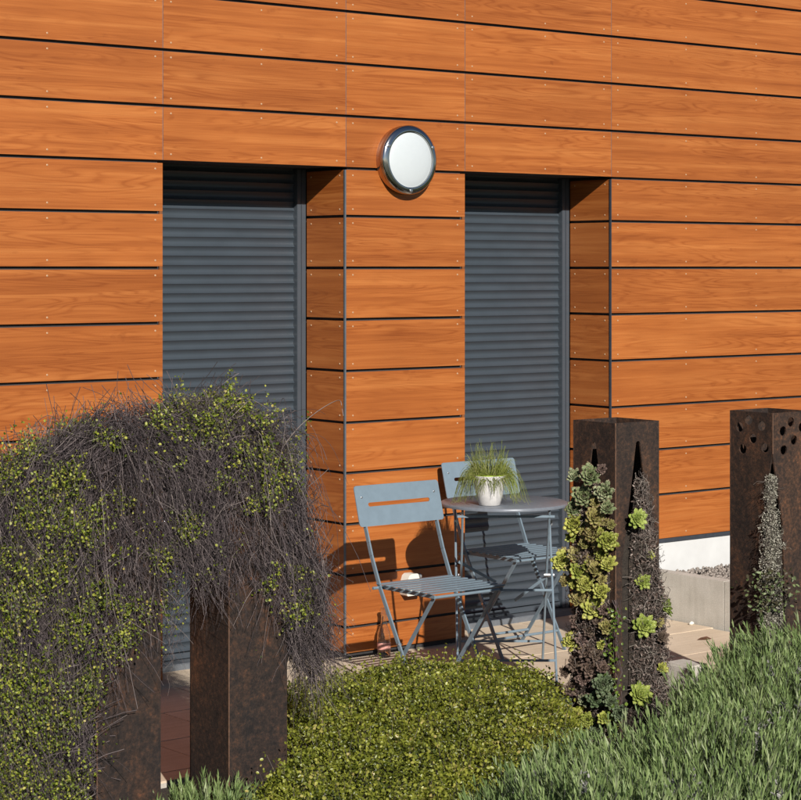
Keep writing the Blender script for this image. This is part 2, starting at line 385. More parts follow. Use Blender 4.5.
for i in range(len(JZ) - 1):
    z0, z1 = JZ[i], JZ[i + 1]
    sxl = [XA - .036 - .49 * k for k in range(3)]
    cladding(XA - 1.6, XA, z0, z1, sxl)
    cladding(XL, XA - 1.6, z0, z1, [XA - 1.64 - .5 * k for k in range(3)])
    cladding(XB, XC, z0, z1, [XB + .037, XC - .045])
    if i >= LINT:
        cladding(XA, XB, z0, z1, [XA + .038, (XA + XB) / 2 + .02, XB - .05]); cladding(XC, XD, z0, z1, [XC + .042, (XC + XD) / 2 + .03, XD - .05])
    if i >= 2:
        cladding(XD, XD + 2.02, z0, z1, [XD + .042, XD + .51, XD + 1.02, XD + 1.53, XD + 1.98])
        cladding(XD + 2.02, XR, z0, z1, [XD + 2.06, XD + 2.55, XR - .05])
    if i < LINT:                                          # reveals of the two openings
        a, b = .012, DEP
        for xf, rz, lo in ((XB, -90, 0), (XD, -90, 2 if False else 0), (XA, 90, 0), (XC, 90, 0)):
            if rz < 0: cladding(-b, -a, z0, z1, [-b + .034, -a - .034], (xf, 0, 0), R_(-90))
            else: cladding(a, b, z0, z1, [a + .034, b - .034], (xf, 0, 0), R_(90))
for i in range(len(JZ) - 1):                              # thin strips in the vertical joints
    z0, z1 = JZ[i] + GAP / 2, JZ[i + 1] - GAP / 2
    for x in (XA, XB, XC, XD, XD + 2.02, XA - 1.6):
        if (x in (XA, XB, XC, XD) and i < LINT) or (x > XD and i < 2): continue
        ob('joint_strip', MB().box((x - .0012, .0012, z0), (x + .0012, .0085, z1)).mesh('joint_strip', 'aluminium_profile'), bld)
for x in (XB, XD):                                        # corner profiles of the openings
    ob('corner_profile', MB().box((x - .0035, .0010, .018), (x + .0012, .0115, JZ[LINT] - GAP / 2)).mesh('corner_profile', 'dark_profile' if x != XB else 'aluminium_profile'), bld)
for x in (XA, XC):
    ob('corner_batten', MB().box((x - .0155, .0012, .02), (x - .0015, .0112, JZ[LINT] - .02)).mesh('corner_batten', 'dark_wood'), bld)
for a, b in ((XA, XB), (XC, XD)):
    ob('soffit', MB().box((a - .02, .011, JZ[LINT] + .008), (b + .02, .40, JZ[LINT] + .0175)).mesh('soffit', 'membrane'), bld)
    ob('threshold', MB().box((a + .002, .235, -.01), (b - .002, .40, .026)).mesh('threshold', 'aluminium_profile', bevel=.003), bld)
    ob('inner_wall', MB().box((a - .03, .405, -.05), (b + .03, .42, JZ[LINT] + .02)).mesh('inner_wall', 'membrane'), bld)
ob('plinth', MB().box((XD + .005, .012, -.05), (XR, .016, JZ[2] - .016)).mesh('plinth', 'white_render'), bld)
ob('base_trim', MB().box((XD + .004, .004, JZ[2] - .0155), (XR, .016, JZ[2] + .004)).mesh('base_trim', 'dark_profile'), bld)

# ------------------------------------------------------------------ roller shutters
PIT = .0399; ZPH = 1.935
def slat_mesh(L):
    prof = [(-.0105 * ((k - 6) / 6) ** 2 * (1.0 if k < 6 else .86), .0002 + .0393 * k / 12) for k in range(13)] + [(.004, .0393), (.004, .0004)]
    n = len(prof); v = [(x, y, z) for x in (0, L) for y, z in prof]
    f = [(k, (k + 1) % n, n + (k + 1) % n, n + k) for k in range(n)] + [tuple(range(n)), tuple(range(n, 2 * n))[::-1]]
    return MB().add(v, f).mesh('slat', 'shutter_paint', True)
for a, b, lab in ((XA, XB, 'closed grey roller shutter behind the two vine-covered rusty planters'), (XC, XD, 'closed grey roller shutter behind the round bistro table')):
    sh = thing('roller_shutter', lab, 'shutter', (a, .0, 0), 'closed roller shutters')
    sm = slat_mesh(b - a - .066)
    k0 = int((ZPH - .03) / PIT)
    for k in range(-k0, 6):
        z = ZPH + k * PIT
        if .055 < z and z + .038 < JZ[LINT] + .03: ob('slat', sm, sh, (.033, .323, z))
    ob('bottom_bar', MB().box((.034, .308, .030), (b - a - .034, .330, .0545)).mesh('bottom_bar', 'rail_paint', bevel=.002), sh)
    for x in (.001, b - a - .048):
        r = MB(); r.box((x, DEP + .003, .027), (x + .047, .345, JZ[LINT] + .006))
        rl = ob('guide_rail', r.mesh('guide_rail', 'rail_paint', bevel=.0015), sh)
        ob('rail_lip', MB().box((x + .020, DEP - .0005, .028), (x + .0225, DEP + .004, JZ[LINT] + .005)).mesh('rail_lip', 'dark_profile'), rl)

# ------------------------------------------------------------------ concrete retaining wall, gravel bed
rw = thing('retaining_wall', 'low smooth concrete kerb wall running out from the white plinth', 'wall', (1.83, 0, 0))
yj = -.498
for y0, y1 in ((yj + .002, .011), (yj - 1.0, yj - .002), (yj - 2.0, yj - 1.004)):
    ob('concrete_element', MB().box((0, y0, -.05), (.07, y1, .222)).mesh('concrete_element', 'concrete', bevel=.0015), rw)
ob('gravel_bed', MB().box((1.902, -2.5, -.05), (5.0, .011, .185)).mesh('gravel_bed', 'soil'), kind='structure')
V = []; F = []; ico = bmesh.new(); bmesh.ops.create_icosphere(ico, subdivisions=1, radius=1); iv = np.array([v.co for v in ico.verts]); ifc = np.array([[v.index for v in f.verts] for f in ico.faces]); ico.free()
n = 9000; gp = np.c_[1.908 + 1.6 * rng.random(n) ** 1.3, -1.9 + 1.89 * rng.random(n), .188 + .014 * rng.random(n)]
sc = (.004 + .007 * rng.random(n))[:, None] * (.6 + .6 * rng.random((n, 3)))
V = (gp[:, None] + iv[None] * sc[:, None] * (.8 + .4 * rng.random((n, 12, 1)))).reshape(-1, 3); F = (ifc[None] + (np.arange(n) * 12)[:, None, None]).reshape(-1, 3)
gr = thing('gravel', 'grey brown gravel spread behind the concrete kerb wall', 'gravel', me=me_from('gravel', V, F, 'gravel'), kind='stuff')
eb = onZ(684, 690, 0)
m = MB(); m.box((-.055, -.06, -.05), (.06, .08, .125))
thing('edging_stone', 'pale concrete edging stone beside the foot of the succulent planter', 'stone', (.60, -1.44, 0), me=m.mesh('edging_stone', 'concrete', bevel=.008))

# ================================================================== WALL LIGHT
wlg = thing('wall_light', 'round bulkhead wall light with white glass and polished steel rim', 'lamp', (.312, 0, 2.157))
RAD = .151
ob('base', MB().lathe([(0, -.0), (RAD * .985, 0), (RAD * .985, .006), (RAD * 1.0, .012), (RAD * 1.0, .034), (RAD * .97, .040), (0, .040)], 64, (0, 0, 0), 'y').mesh('base', 'reflection_tinted_steel', True), wlg)
ring = ob('rim', MB().lathe([(RAD * 1.0, .0405), (RAD * 1.006, .042), (RAD * 1.006, .047), (RAD * .985, .0525), (RAD * .94, .0565), (RAD * .88, .0595), (RAD * .83, .061), (RAD * .81, .0595), (RAD * .803, .052), (RAD * .803, .0405)], 64, (0, 0, 0), 'y').mesh('rim', 'polished_steel', True), wlg)
ob('diffuser', MB().lathe([(RAD * .80, .0405), (RAD * .80, .052), (RAD * .74, .056), (RAD * .60, .061), (RAD * .40, .0655), (RAD * .2, .068), (.0005, .069)], 64, (0, 0, 0), 'y').mesh('diffuser', 'opal_glass', True), wlg)
for a in (155, 25, -90):
    ob('screw', MB().lathe([(.008, -.004), (.008, .0008), (.006, .0018), (0, .002)], 12, (RAD * .9 * math.cos(R_(a)), -.0605, RAD * .9 * math.sin(R_(a))), 'y').mesh('screw', 'bolt_metal', True), ring)

# ================================================================== BISTRO FURNITURE
def make_chair(loc, label):
    c = thing('bistro_chair', label, 'chair', loc, 'folding bistro chairs with their backs to the wall')
    w, z0, z1, sl = .215, .662, .82, .045 / .165
    def yy(z): return (z - .655) * sl
    rc = .012
    out = []
    for (cx, cz, a0) in ((w - rc, z1 - rc, 0), (-w + rc, z1 - rc, 90), (-w + rc, z0 + rc, 180), (w - rc, z0 + rc, 270)):
        for k in range(4): a = R_(a0 + 30 * k); out.append((cx + rc * math.cos(a), cz - .741 + rc * math.sin(a)))
    hs = []
    for (cx, a0) in ((.150, -90), (-.150, 90)):
        for k in range(5): a = R_(a0 + 45 * k); hs.append((cx + .0078 * math.cos(a), .004 + .0078 * math.sin(a)))
    me = plate('backrest', out, [hs], .004, 'chair_paint')
    me.transform(Matrix.Shear('XZ', 4, (0, sl)) if False else Matrix(((1, 0, 0, 0), (0, 1, sl, yy(.741)), (0, 0, 1, .741), (0, 0, 0, 1))))
    ob('backrest', me, c)
    for s in (-1, 1):
        x = .182 * s
        p = [(x, yy(.80) + .008, .80), (x, yy(.66) + .008, .66), (x, -.012, .60), (x, -.03, .55), (x, -.085, .43), (x, -.33, .0)]
        mb = MB()
        for a, b in zip(p[:-1], p[1:]): mb.bar(a, b, .019, .007, (0, 1, .3))
        po = ob('post', mb.mesh('post', 'chair_paint', bevel=.0012), c)
        ob('rivet', MB().tube([(x - .008, -.205, .225), (x + .008, -.205, .225)], .006, 8).mesh('rivet', 'bolt_metal', True), po)
        x2 = .160 * s
        ob('leg', MB().bar((x2, -.39, .425), (x2, -.065, 0), .017, .006, (0, 1, .3)).mesh('leg', 'chair_paint', bevel=.0012), c)
        ob('seat_rail', MB().bar((.171 * s, -.075, .432), (.171 * s, -.41, .432), .014, .006, (0, 0, 1)).mesh('seat_rail', 'chair_paint', bevel=.0012), c)
        ob('bolt', MB().lathe([(.0045, 0), (.0045, .002), (.003, .003), (0, .003)], 8, (.185 * s, yy(.775) - .002, .775), 'y').mesh('bolt', 'bolt_metal', True), c)
    for k in range(8):
        y = -.068 - .045 * k
        ob('seat_slat', MB().box((-.19, y - .023, .4425), (.19, y, .447)).mesh('seat_slat', 'chair_paint', bevel=.0015), c)
    for y, z, x in ((-.075, .43, .21), (-.395, .428, .165), (-.285, .08, .178), (-.115, .065, .158)):
        ob('crossbar', MB().tube([(-x, y, z), (x, y, z)], .006, 8).mesh('crossbar', 'chair_paint', True), c)
    return c
make_chair((-.202, -.645, 0), 'blue grey metal folding chair standing clear of the wall by the bottle')
ch2 = make_chair((.700, -.100, 0), 'blue grey metal folding chair tucked behind the round table against the wall')

tb = thing('bistro_table', 'round grey metal folding bistro table with a potted grass on it', 'table', (.353, -.6266, 0), rz=TH - R_(90))
TR_ = .265
ob('tabletop', MB().lathe([(0, .7085), (TR_ - .004, .7085), (TR_, .706), (TR_ + .0015, .702), (TR_ + .001, .695), (TR_ - .004, .694), (TR_ - .005, .702), (0, .703)], 64).mesh('tabletop', 'table_paint', True), tb)
for s in (-1, 1):
    xa, xb = .178 * s + .0, .200 * s
    # local x = across the view, local y = away from the camera
    f1 = [(xa, -.17, .69), (xa, -.14, .64), (xa, .02, .40), (xa, .25, .0)]
    f2 = [(xb, .19, .69), (xb, .155, .62), (xb, -.0, .40), (xb, -.27, .0)]
    for f in (f1, f2): ob('leg', MB().tube(f, .0052, 8).mesh('leg', 'chair_paint', True), tb)
    ob('pivot', MB().tube([(xa - .01, .012, .40), (xb + .01, .012, .40)], .007, 8).mesh('pivot', 'bolt_metal', True), tb)
    ob('wing_nut', MB().box((xb - .006, .14, .59), (xb + .012, .152, .615)).mesh('wing_nut', 'bolt_metal', bevel=.003), tb)
    ob('foot', MB().tube([(xb, -.266, .006), (xb, -.27, 0)], .009, 8).mesh('foot', 'dark_profile', True), tb)
for a, b in (((-.20, -.16, .665), (.20, -.16, .665)), ((-.20, .17, .66), (.20, .17, .66)), ((-.178, .20, .09), (.178, .20, .09)), ((-.20, -.215, .085), (.20, -.215, .085)), ((-.20, -.04, .345), (.20, -.04, .345))):
    ob('crossbar', MB().bar(a, b, .010, .005, (0, 0, 1)).mesh('crossbar', 'chair_paint', bevel=.001), tb)
ob('brace', MB().bar((-.19, -.02, .46), (-.03, .08, .36), .012, .005, (0, 0, 1)).mesh('brace', 'chair_paint', bevel=.001), tb)
ob('brace', MB().bar((.19, .02, .40), (.05, .10, .28), .012, .005, (0, 0, 1)).mesh('brace', 'chair_paint', bevel=.001), tb)

# potted grass on the table
pp = onZ(489.5, 505.2, .7085)
pot = thing('potted_grass', 'tufted green grass in a white pot on the round table', 'plant', (pp[0], pp[1], .7088))
ob('pot', MB().lathe([(0, 0), (.040, 0), (.044, .003), (.055, .045), (.063, .085), (.0675, .118), (.0685, .122), (.066, .123), (.0645, .118), (.060, .085), (0, .085)], 40).mesh('pot', 'pot_white', True), pot)
ob('liner', MB().lathe([(.062, .085), (.0625, .124), (.0605, .126), (.058, .120), (.056, .098), (0, .098)], 32).mesh('liner', 'liner_green', True), pot)
n = 1300; m = 9
a = rng.random(n) * 2 * math.pi; fr = np.cos(a - math.atan2(-FW[1], -FW[0]))            # fr: how far a blade leans towards the viewer's side of the pot
r0 = .056 * np.sqrt(rng.random(n)); ln = .13 + .10 * rng.random(n)
out = .10 + .98 * rng.random(n) ** .85; ln = np.where(fr > .25, ln * (.95 - .62 * fr), ln) * (.75 + .25 * rng.random(n))
s = np.linspace(0, 1, m)[None]; dirx, diry = np.cos(a)[:, None], np.sin(a)[:, None]
rr = r0[:, None] + (ln * .48 * out)[:, None] * (s ** .8) + .02 * out[:, None] * s; hz = .098 + ln[:, None] * (1.0 * s * (1.05 - .25 * out[:, None]) - (.18 + 1.25 * out ** 2)[:, None] * s ** 2.4)
wob = .010 * s * np.sin(s * 5 + a[:, None] * 7)
C = np.stack([dirx * rr - diry * wob, diry * rr + dirx * wob, np.maximum(hz, .004 + .012 * rng.random((n, 1)))], -1)
v, f, rd = strands(C, .0008, rng.random(n)); ob('grass_blades', me_from('grass_blades', v, f, 'pot_grass', rd), pot, kind='stuff')

# bottle on the floor, outlet on the wall
bt = thing('glass_bottle', 'clear glass bottle with red label standing on the paving by the corner', 'bottle', (.158, -.062, .001))
prof = [(0, 0), (.026, 0), (.029, .004), (.029, .09), (.027, .108), (.016, .135), (.0125, .155), (.0118, .195), (.0142, .198), (.0142, .208), (.0105, .21), (.0092, .195), (.0098, .155), (.0135, .136), (.0245, .108), (.0265, .09), (.0265, .008), (0, .007)]
ob('bottle_body', MB().lathe(prof, 28).mesh('bottle_body', 'bottle_glass', True), bt)
ob('label', MB().lathe([(.0293, .034), (.0295, .035), (.0295, .062), (.0293, .063)], 28).mesh('label', 'bottle_label', True), bt)
so = onY(407, 584)
sk = thing('wall_socket', 'white weatherproof outlet box low on the wall behind the chair seat', 'socket', (float(so[0]), 0, float(so[2])))
m = plate('housing', [(-.036, -.045), (.034, -.045), (.038, -.040), (.038, .020), (.028, .044), (.018, .050), (-.016, .050), (-.028, .042), (-.038, .015), (-.040, -.040)], [], .05, 'socket_plastic'); m.transform(Matrix.Translation((0, -.0255, 0)))
ob('housing', m, sk)
ob('lid', MB().box((-.028, -.058, -.030), (.028, -.051, .030)).mesh('lid', 'socket_plastic', bevel=.003), sk)
ob('shaded_side', MB().tube([(.028, -.028, .034), (.052, -.028, .034)], .012, 10).mesh('shaded_side', 'socket_shade', True), sk)  # added grey stub standing in for shade on the outlet's right side

# dry leaf and crumb on the paving
lf = onZ(704.5, 640, 0)
mb = MB().add([(-.035, -.006, .006), (-.018, -.014, .016), (.010, -.015, .019), (.034, -.004, .008), (.012, .010, .018), (-.016, .010, .012), (0, -.002, .004)], [(0, 1, 6), (1, 2, 6), (2, 3, 6), (3, 4, 6), (4, 5, 6), (5, 0, 6)])
thing('dead_leaf', 'curled brown dead leaf lying on the beige paving', 'leaf', (lf[0], lf[1], -.003), rz=-.6, me=mb.mesh('dead_leaf', 'brown_leaf'))
lf = onZ(697, 624, 0)
V = iv * np.array([.018, .012, .009]) * (.8 + .4 * rng.random((12, 1)))
thing('pebble', 'small white pebble at the foot of the concrete kerb wall', 'stone', (1.80, float(lf[1]), .007), me=me_from('pebble', V, ifc, 'socket_plastic'))

# ================================================================== STEEL PLANTERS
PS, PH, PY = .2146, 1.143, -1.961
PX = [-2.375, -1.921, -.305, .510]
TK = .006
def planter(x0, mat, label, left_out=None, left_holes=(), front_out=None, front_holes=(), soil=1.08):
    p = thing('steel_planter', label, 'planter', (x0, PY, -.03), 'rusty steel column planters')
    H = PH + .03
    rect = lambda a, b: [(a, 0), (b, 0), (b, H), (a, H)]
    fo = front_out or rect(0, PS); lo = left_out or rect(-PS + TK, -TK)
    me = plate('side_panel', fo, list(front_holes), TK, mat); me.transform(Matrix.Translation((0, TK / 2, 0))); ob('side_panel', me, p)
    me = plate('side_panel', lo, list(left_holes), TK, mat); me.transform(Matrix.Rotation(R_(-90), 4, 'Z')); me.transform(Matrix.Translation((TK / 2, 0, 0))); ob('side_panel', me, p)
    me = plate('side_panel', rect(0, PS), [], TK, mat); me.transform(Matrix.Translation((0, PS - TK / 2, 0))); ob('side_panel', me, p)
    me = plate('side_panel', rect(-PS + TK, -TK), [], TK, mat); me.transform(Matrix.Rotation(R_(-90), 4, 'Z')); me.transform(Matrix.Translation((PS - TK / 2, 0, 0))); ob('side_panel', me, p)
    ob('corner_seam', MB().tube([(.0012, .0012, .0 if not left_out else za + .004), (.0012, .0012, H)], .0024, 8).mesh('corner_seam', 'rust_orange', True), p)
    ob('soil', MB().box((TK + .002, TK + .002, .001), (PS - TK - .002, PS - TK - .002, soil)).mesh('soil', 'soil'), p)
    return p
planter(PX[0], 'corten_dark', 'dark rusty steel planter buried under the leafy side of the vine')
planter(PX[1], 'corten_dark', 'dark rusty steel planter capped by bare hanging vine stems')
def arch(c, zt, zb, wb, r=.0105, s0=0.0):                 # tapered slot with a round head
    pts = [(c - wb / 2, zb), (c + wb / 2, zb), (c + wb / 2, zt - .42), (c + .038, zt - .19)]
    zc = zt - r
    for k in range(9): a = R_(0 + 22.5 * k); pts.append((c + r * math.cos(a), zc + r * math.sin(a)))
    return pts + [(c - .038, zt - .19), (c - wb / 2, zt - .42)]
zz = .03
yl = float(onX(594, 442, PX[2])[1]) - PY; xl = float(onY(638, 441, PY)[0]) - PX[2]
zl = float(onX(594, 442, PX[2])[2]) + zz; zr = float(onY(638, 441, PY)[2]) + zz
planter(PX[2], 'corten_brown', 'rusty steel planter with houseleeks bursting from slots in its sides',
        left_holes=[arch(-yl, zl, .08, .155)], front_holes=[arch(xl, zr, .08, .155)], soil=.80)
def circ(c, z, r): return [(c + r * math.cos(R_(36 * k)), z + r * math.sin(R_(36 * k))) for k in range(10)]
lh = []; fh = []
for px, py in ((748.6, 420), (739.6, 427), (761.6, 426), (752.8, 438.5), (742.7, 449), (764.8, 447.8)):
    q = onX(px, py, PX[3]); lh.append(circ(-(q[1] - PY), q[2] + zz, .0185))
for px, py in ((791, 422), (783, 431), (794, 440), (783.8, 450), (802, 427), (807, 445)):
    q = onY(px, py, PY); fh.append(circ(q[0] - PX[3], q[2] + zz, .0185))
H = PH + .03; za = float(onY(773, 455, PY)[2]) + zz; zm = float(onY(773, 525, PY)[2]) + zz
lo = [(-PS + TK, 0), (-.075, 0), (-.050, zm), (-TK, za), (-TK, H), (-PS + TK, H)]
fo = [(.085, 0), (PS, 0), (PS, H), (0, H), (0, za), (.055, zm)]
planter(PX[3], 'corten_brown', 'rusty steel planter with round punched holes and a split corner', left_out=lo, left_holes=lh, front_out=fo, front_holes=fh, soil=.72)

# ================================================================== HANGING WIRE VINE
vine = thing('wire_vine', 'tangled wiry vine with tiny yellow green leaves over the paired planters', 'plant', (-2.05, -1.8, 0))
VO = np.array([-2.05, -1.8, 0.0])
def vine_set(cxy, ztop, n, reach, zend, hmax=.2, spread=.20):
    """n arching stems out of a planter head at cxy; reach and zend are functions of the azimuth"""
    m = 14; phi = rng.random(n) * 2 * math.pi
    d = np.cos(phi)[:, None] * RT - np.sin(phi)[:, None] * FW
    b = np.c_[cxy[0] + (rng.random(n) - .5) * spread, cxy[1] + (rng.random(n) - .5) * spread, np.full(n, ztop)]
    rho = reach(phi) * np.sqrt(.10 + .90 * rng.random(n)); ze = zend(phi); cut = np.where(rng.random(n) < .22, 1, .3 + .55 * rng.random(n))
    h = hmax * (.2 + .8 * rng.random(n)); s = np.linspace(0, 1, m)[None] * cut[:, None]
    drop = (ztop - ze) * (.45 + .55 * rng.random(n)); pw = 1.5 + 1.6 * rng.random(n)
    rad = rho[:, None] * (1 - (1 - s) ** 1.7); z = b[:, 2:3] + (4 * h)[:, None] * s * (1 - s) * (1 - .35 * s) - drop[:, None] * s ** pw[:, None]
    C = b[:, None] + d[:, None] * rad[..., None]; C[..., 2] = z
    tw = (rng.random(n) - .5) * 2.2
    sd_ = np.cross(d, UP); C += sd_[:, None] * (tw * np.minimum(rho, .3))[:, None, None] * (s ** 1.3)[..., None]
    ph = rng.random((n, 1, 3)) * 6.28; fq = 4 + 9 * rng.random((n, 1, 3)); am = (.012 + .035 * rng.random(n))[:, None, None]
    C += np.sin(s[..., None] * fq + ph) * am * (.25 + s[..., None])
    C[..., 2] = np.maximum(C[..., 2], .0)
    return C
def lerp(p, tab): # tab of (deg, value), periodic
    t = sorted(tab); xs = [R_(a) for a, _ in t]; ys = [v for _, v in t]
    return np.interp(p, [xs[-1] - 2 * math.pi] + xs + [xs[0] + 2 * math.pi], [ys[-1]] + ys + [ys[0]])
reach2 = lambda p: lerp(p, [(0, .33), (45, .27), (90, .18), (140, .20), (180, .26), (270, .30)])
zend2 = lambda p: lerp(p, [(0, .48), (30, .50), (55, .62), (90, .82), (150, .80), (180, .70), (270, .62)])
reach1 = lambda p: lerp(p, [(0, .20), (45, .16), (80, .20), (110, .34), (150, .50), (180, .55), (220, .50), (270, .30)])
zend1 = lambda p: lerp(p, [(0, .76), (45, .74), (75, .68), (95, .60), (112, .40), (130, .05), (150, -.1), (180, -.1), (220, .1), (270, .6)])
CX1, CX2 = PX[0] + PS / 2, PX[1] + PS / 2; PYC = PY + PS / 2
hc = np.array([CX1, PYC, 0]) - RT * .46 - FW * .02
reach3 = lambda p: lerp(p, [(0, .20), (60, .20), (100, .34), (180, .40), (270, .3)])
zend3 = lambda p: lerp(p, [(0, .0), (90, -.2), (180, -.2), (270, .0)])
Ca = vine_set((CX1, PYC), PH - .02, 420, reach1, zend1, .18); Cb = vine_set((CX2, PYC), PH - .02, 420, reach2, zend2, .20); Cc = vine_set(hc[:2], 1.02, 420, reach3, zend3, .14, .26)
br = np.array([(CX1 + CX2) / 2, PYC, 0])
Cd = vine_set(br[:2], PH + .02, 160, lambda p: np.full(len(p), .16), lambda p: np.full(len(p), .82), .20, .24)
Call = np.concatenate([Ca, Cb, Cc, Cd]); 
# the bulk of the plant: a thick cushion of criss-crossing arcs hanging round both planter heads
MASS = [(-60, 500), (0, 468), (30, 448), (62, 428), (105, 412), (150, 404), (190, 398), (232, 392), (262, 412), (288, 446), (305, 490), (317, 540), (328, 590), (331, 640), (316, 674), (294, 655), (282, 626), (264, 588),
        (245, 574), (222, 576), (200, 568), (184, 556), (172, 562), (163, 600), (146, 632), (126, 656), (108, 690), (98, 740), (92, 830), (-60, 830)]
mq = np.array(MASS, float)
def mass_points(n):
    q = rng.random((n * 3, 2)) * (mq.max(0) - mq.min(0)) + mq.min(0); q = q[poly_in(q, MASS)][:n]; ed = edge_d(q, MASS) / 340.0
    th = .05 + .24 * np.sqrt(1 - (1 - np.clip(ed / .20, 0, 1)) ** 2)
    base = np.array([onY(a, b, PYC) for a, b in q]); u = rng.random(len(q)); off = np.where(u < .72, -1, 1) * th * (.35 + .65 * rng.random(len(q)) ** .6)
    off = np.where((q[:, 0] > 245) & (off > 0), -off * .8, off); P = base + FW * off[:, None]
    ins = (P[:, 2] < PH - .02) & (np.abs(P[:, 1] - PYC) < PS / 2 + .008) & ((np.abs(P[:, 0] - CX1) < PS / 2 + .01) | (np.abs(P[:, 0] - CX2) < PS / 2 + .01))
    P = P[~ins & (P[:, 2] > .0)]
    return P
def flow(P):                                            # outward from the nearest head, turning down as it hangs
    hd = np.array([(CX1, PYC, PH), (CX2, PYC, PH), (hc[0], hc[1], 1.05)]); d = P[:, None] - hd[None]; k = np.argmin(np.linalg.norm(d * np.array([1, 1, .5]), axis=2), 1)
    o = d[np.arange(len(P)), k]; o[:, 2] = 0; o = unit(o); low = np.clip((PH + .14 - P[:, 2]) / .30, 0, 1)[:, None]
    return unit(o * (1.1 - .75 * low) + np.array([0, 0, -1.0]) * (.05 + .95 * low))
def arcs(P, lmin, lmax, wf, m, grav=.25):
    n = len(P); dv = unit(flow(P) * wf + rdir(n)); ll = (lmin + (lmax - lmin) * rng.random(n) ** 1.5)[:, None, None]; ss = np.linspace(-.5, .5, m)[None, :, None]
    side = unit(np.cross(dv, rdir(n)))[:, None]
    C = P[:, None] + dv[:, None] * ll * ss + side * ll * (1.1 * (rng.random((n, 1, 1)) - .3)) * ss ** 2 + np.array([0, 0, -1.0]) * ll * grav * (ss + .5) ** 2
    return C + np.sin(ss * 9 + rng.random((n, 1, 3)) * 6) * .005
Ct = arcs(mass_points(21000), .08, .30, 1.15, 8); Cu = arcs(mass_points(12000), .03, .11, .6, 5)
v1, f1, r1 = strands(Call - VO, .0008 + .0009 * rng.random(len(Call)) ** 2); v2, f2, r2 = strands(Ct - VO, .0007 + .0005 * rng.random(len(Ct))); vu, fu, ru = strands(Cu - VO, .0005 + .0004 * rng.random(len(Cu)))
# upright sprigs along the top
tops = [(228, 372), (181, 386), (251, 400), (262, 412), (60, 425), (30, 455), (48, 432), (270, 420), (207, 408), (240, 396), (12, 462), (72, 430)]
Cs = []
for px, py in tops:
    q = CAM + ray(px, py) * 6.35
    for _ in range(2):
        b0 = q + np.array([rng.normal() * .03, rng.normal() * .03, -.16 - .05 * rng.random()]); s = np.linspace(0, 1, 12)[:, None]
        e = q + rng.normal(size=3) * .012
        Cs.append(b0 * (1 - s) + e * s + np.sin(s * 6 + rng.random(3) * 6) * .006)
Cs = np.array(Cs); v3, f3, r3 = strands(Cs - VO, .0009)
# loose thin strands hanging in front of the paving
# loose strands trailing down to the paving and the ground cover
Cl = []
for _ in range(90):
    px = random.choice([random.gauss(308, 12), random.gauss(298, 10), random.gauss(176, 8)]); y0 = random.uniform(560, 640); y1 = y0 + random.uniform(40, 110) if px > 250 else y0 + random.uniform(20, 90)
    dd = 6.45 + random.uniform(-.1, .2); s = np.linspace(0, 1, 9)
    Cl.append([CAM + ray(px + 10 * random.random() * math.sin(k * 4 + px) + (px - 300) * .15 * k, y0 + (y1 - y0) * k) * dd for k in s])
Cl = np.array(Cl); v4, f4, r4 = strands(Cl - VO, .0007)
VS = [v1, v2, vu, v3, v4]; of = np.cumsum([0] + [len(x) for x in VS])
v = np.concatenate(VS); f = np.concatenate([q + o for q, o in zip((f1, f2, fu, f3, f4), of)])
ob('stems', me_from('stems', v, f, 'vine_stem', np.r_[r1, r2, ru, r3, r4]), vine, kind='stuff')
# leaves: clumped
def on(Cx, per, keep):
    n = len(Cx); k = rng.integers(0, n, per); j = rng.random(per) * (Cx.shape[1] - 1.01); i = j.astype(int); t_ = (j - i)[:, None]
    P = Cx[k, i] * (1 - t_) + Cx[k, i + 1] * t_; return P[rng.random(per) < keep(P)]
def topx(P): v = P - CAM; d = v @ FW; return CXP + FPX * (v @ RT) / d, HYP - FPX * v[:, 2] / d
SPOTS = [(10, 620, 72, 115, .54), (-10, 740, 98, 135, .70), (30, 530, 58, 64, .44), (90, 560, 50, 60, .12), (232, 414, 50, 24, .36), (250, 470, 40, 30, .20), (140, 612, 28, 40, .38), (128, 560, 45, 40, .08), (60, 450, 45, 25, .30), (283, 600, 18, 26, .18), (190, 500, 25, 60, .05), (60, 740, 55, 80, .34)]
def keepf(P):                                           # where the plant is in leaf and where it is bare
    x, y = topx(P); cl = fld(P, 17, 3) * .45 + fld(P, 36, 5) * .55; cl = .5 + (cl - .5) * 1.35
    w = np.zeros(len(P))
    for a, b, sx_, sy_, k in SPOTS: w = np.maximum(w, k * np.exp(-.5 * (((x - a) / sx_) ** 2 + ((y - b) / sy_) ** 2) ** 1.5))
    return np.clip((cl - .60 + w * .62) * 4.0, 0, 1) * np.where(w > .04, 1, .10)
LP = np.concatenate([on(Call, 20000, keepf), on(Ct, 110000, keepf)])
SP = Cs[:, 3:, :].reshape(-1, 3); SP = np.repeat(SP, 4, 0) + rng.normal(size=(len(SP) * 4, 3)) * .007
def tuft(P, per, sp, sz):                                 # each leaf point becomes a little cluster
    Q = np.repeat(P, per, 0) + rng.normal(size=(len(P) * per, 3)) * sp; n = len(Q)
    N = unit(rdir(n) * .75 + np.array([-.35, -.6, .55])); T = rdir(n)
    L = sz * (.6 + .7 * rng.random(n)); return leaves(Q, T, N, L, L * .85)
va, fa, ra = tuft(LP - VO, 2, .010, .0084); vb, fb, rb = tuft(SP - VO, 1, .004, .0095)
vt = np.concatenate([va, vb]); ft = np.concatenate([fa, fb + len(va)])
ob('leaves', me_from('leaves', vt, ft, 'vine_leaf', np.r_[ra, rb]), vine, kind='stuff')

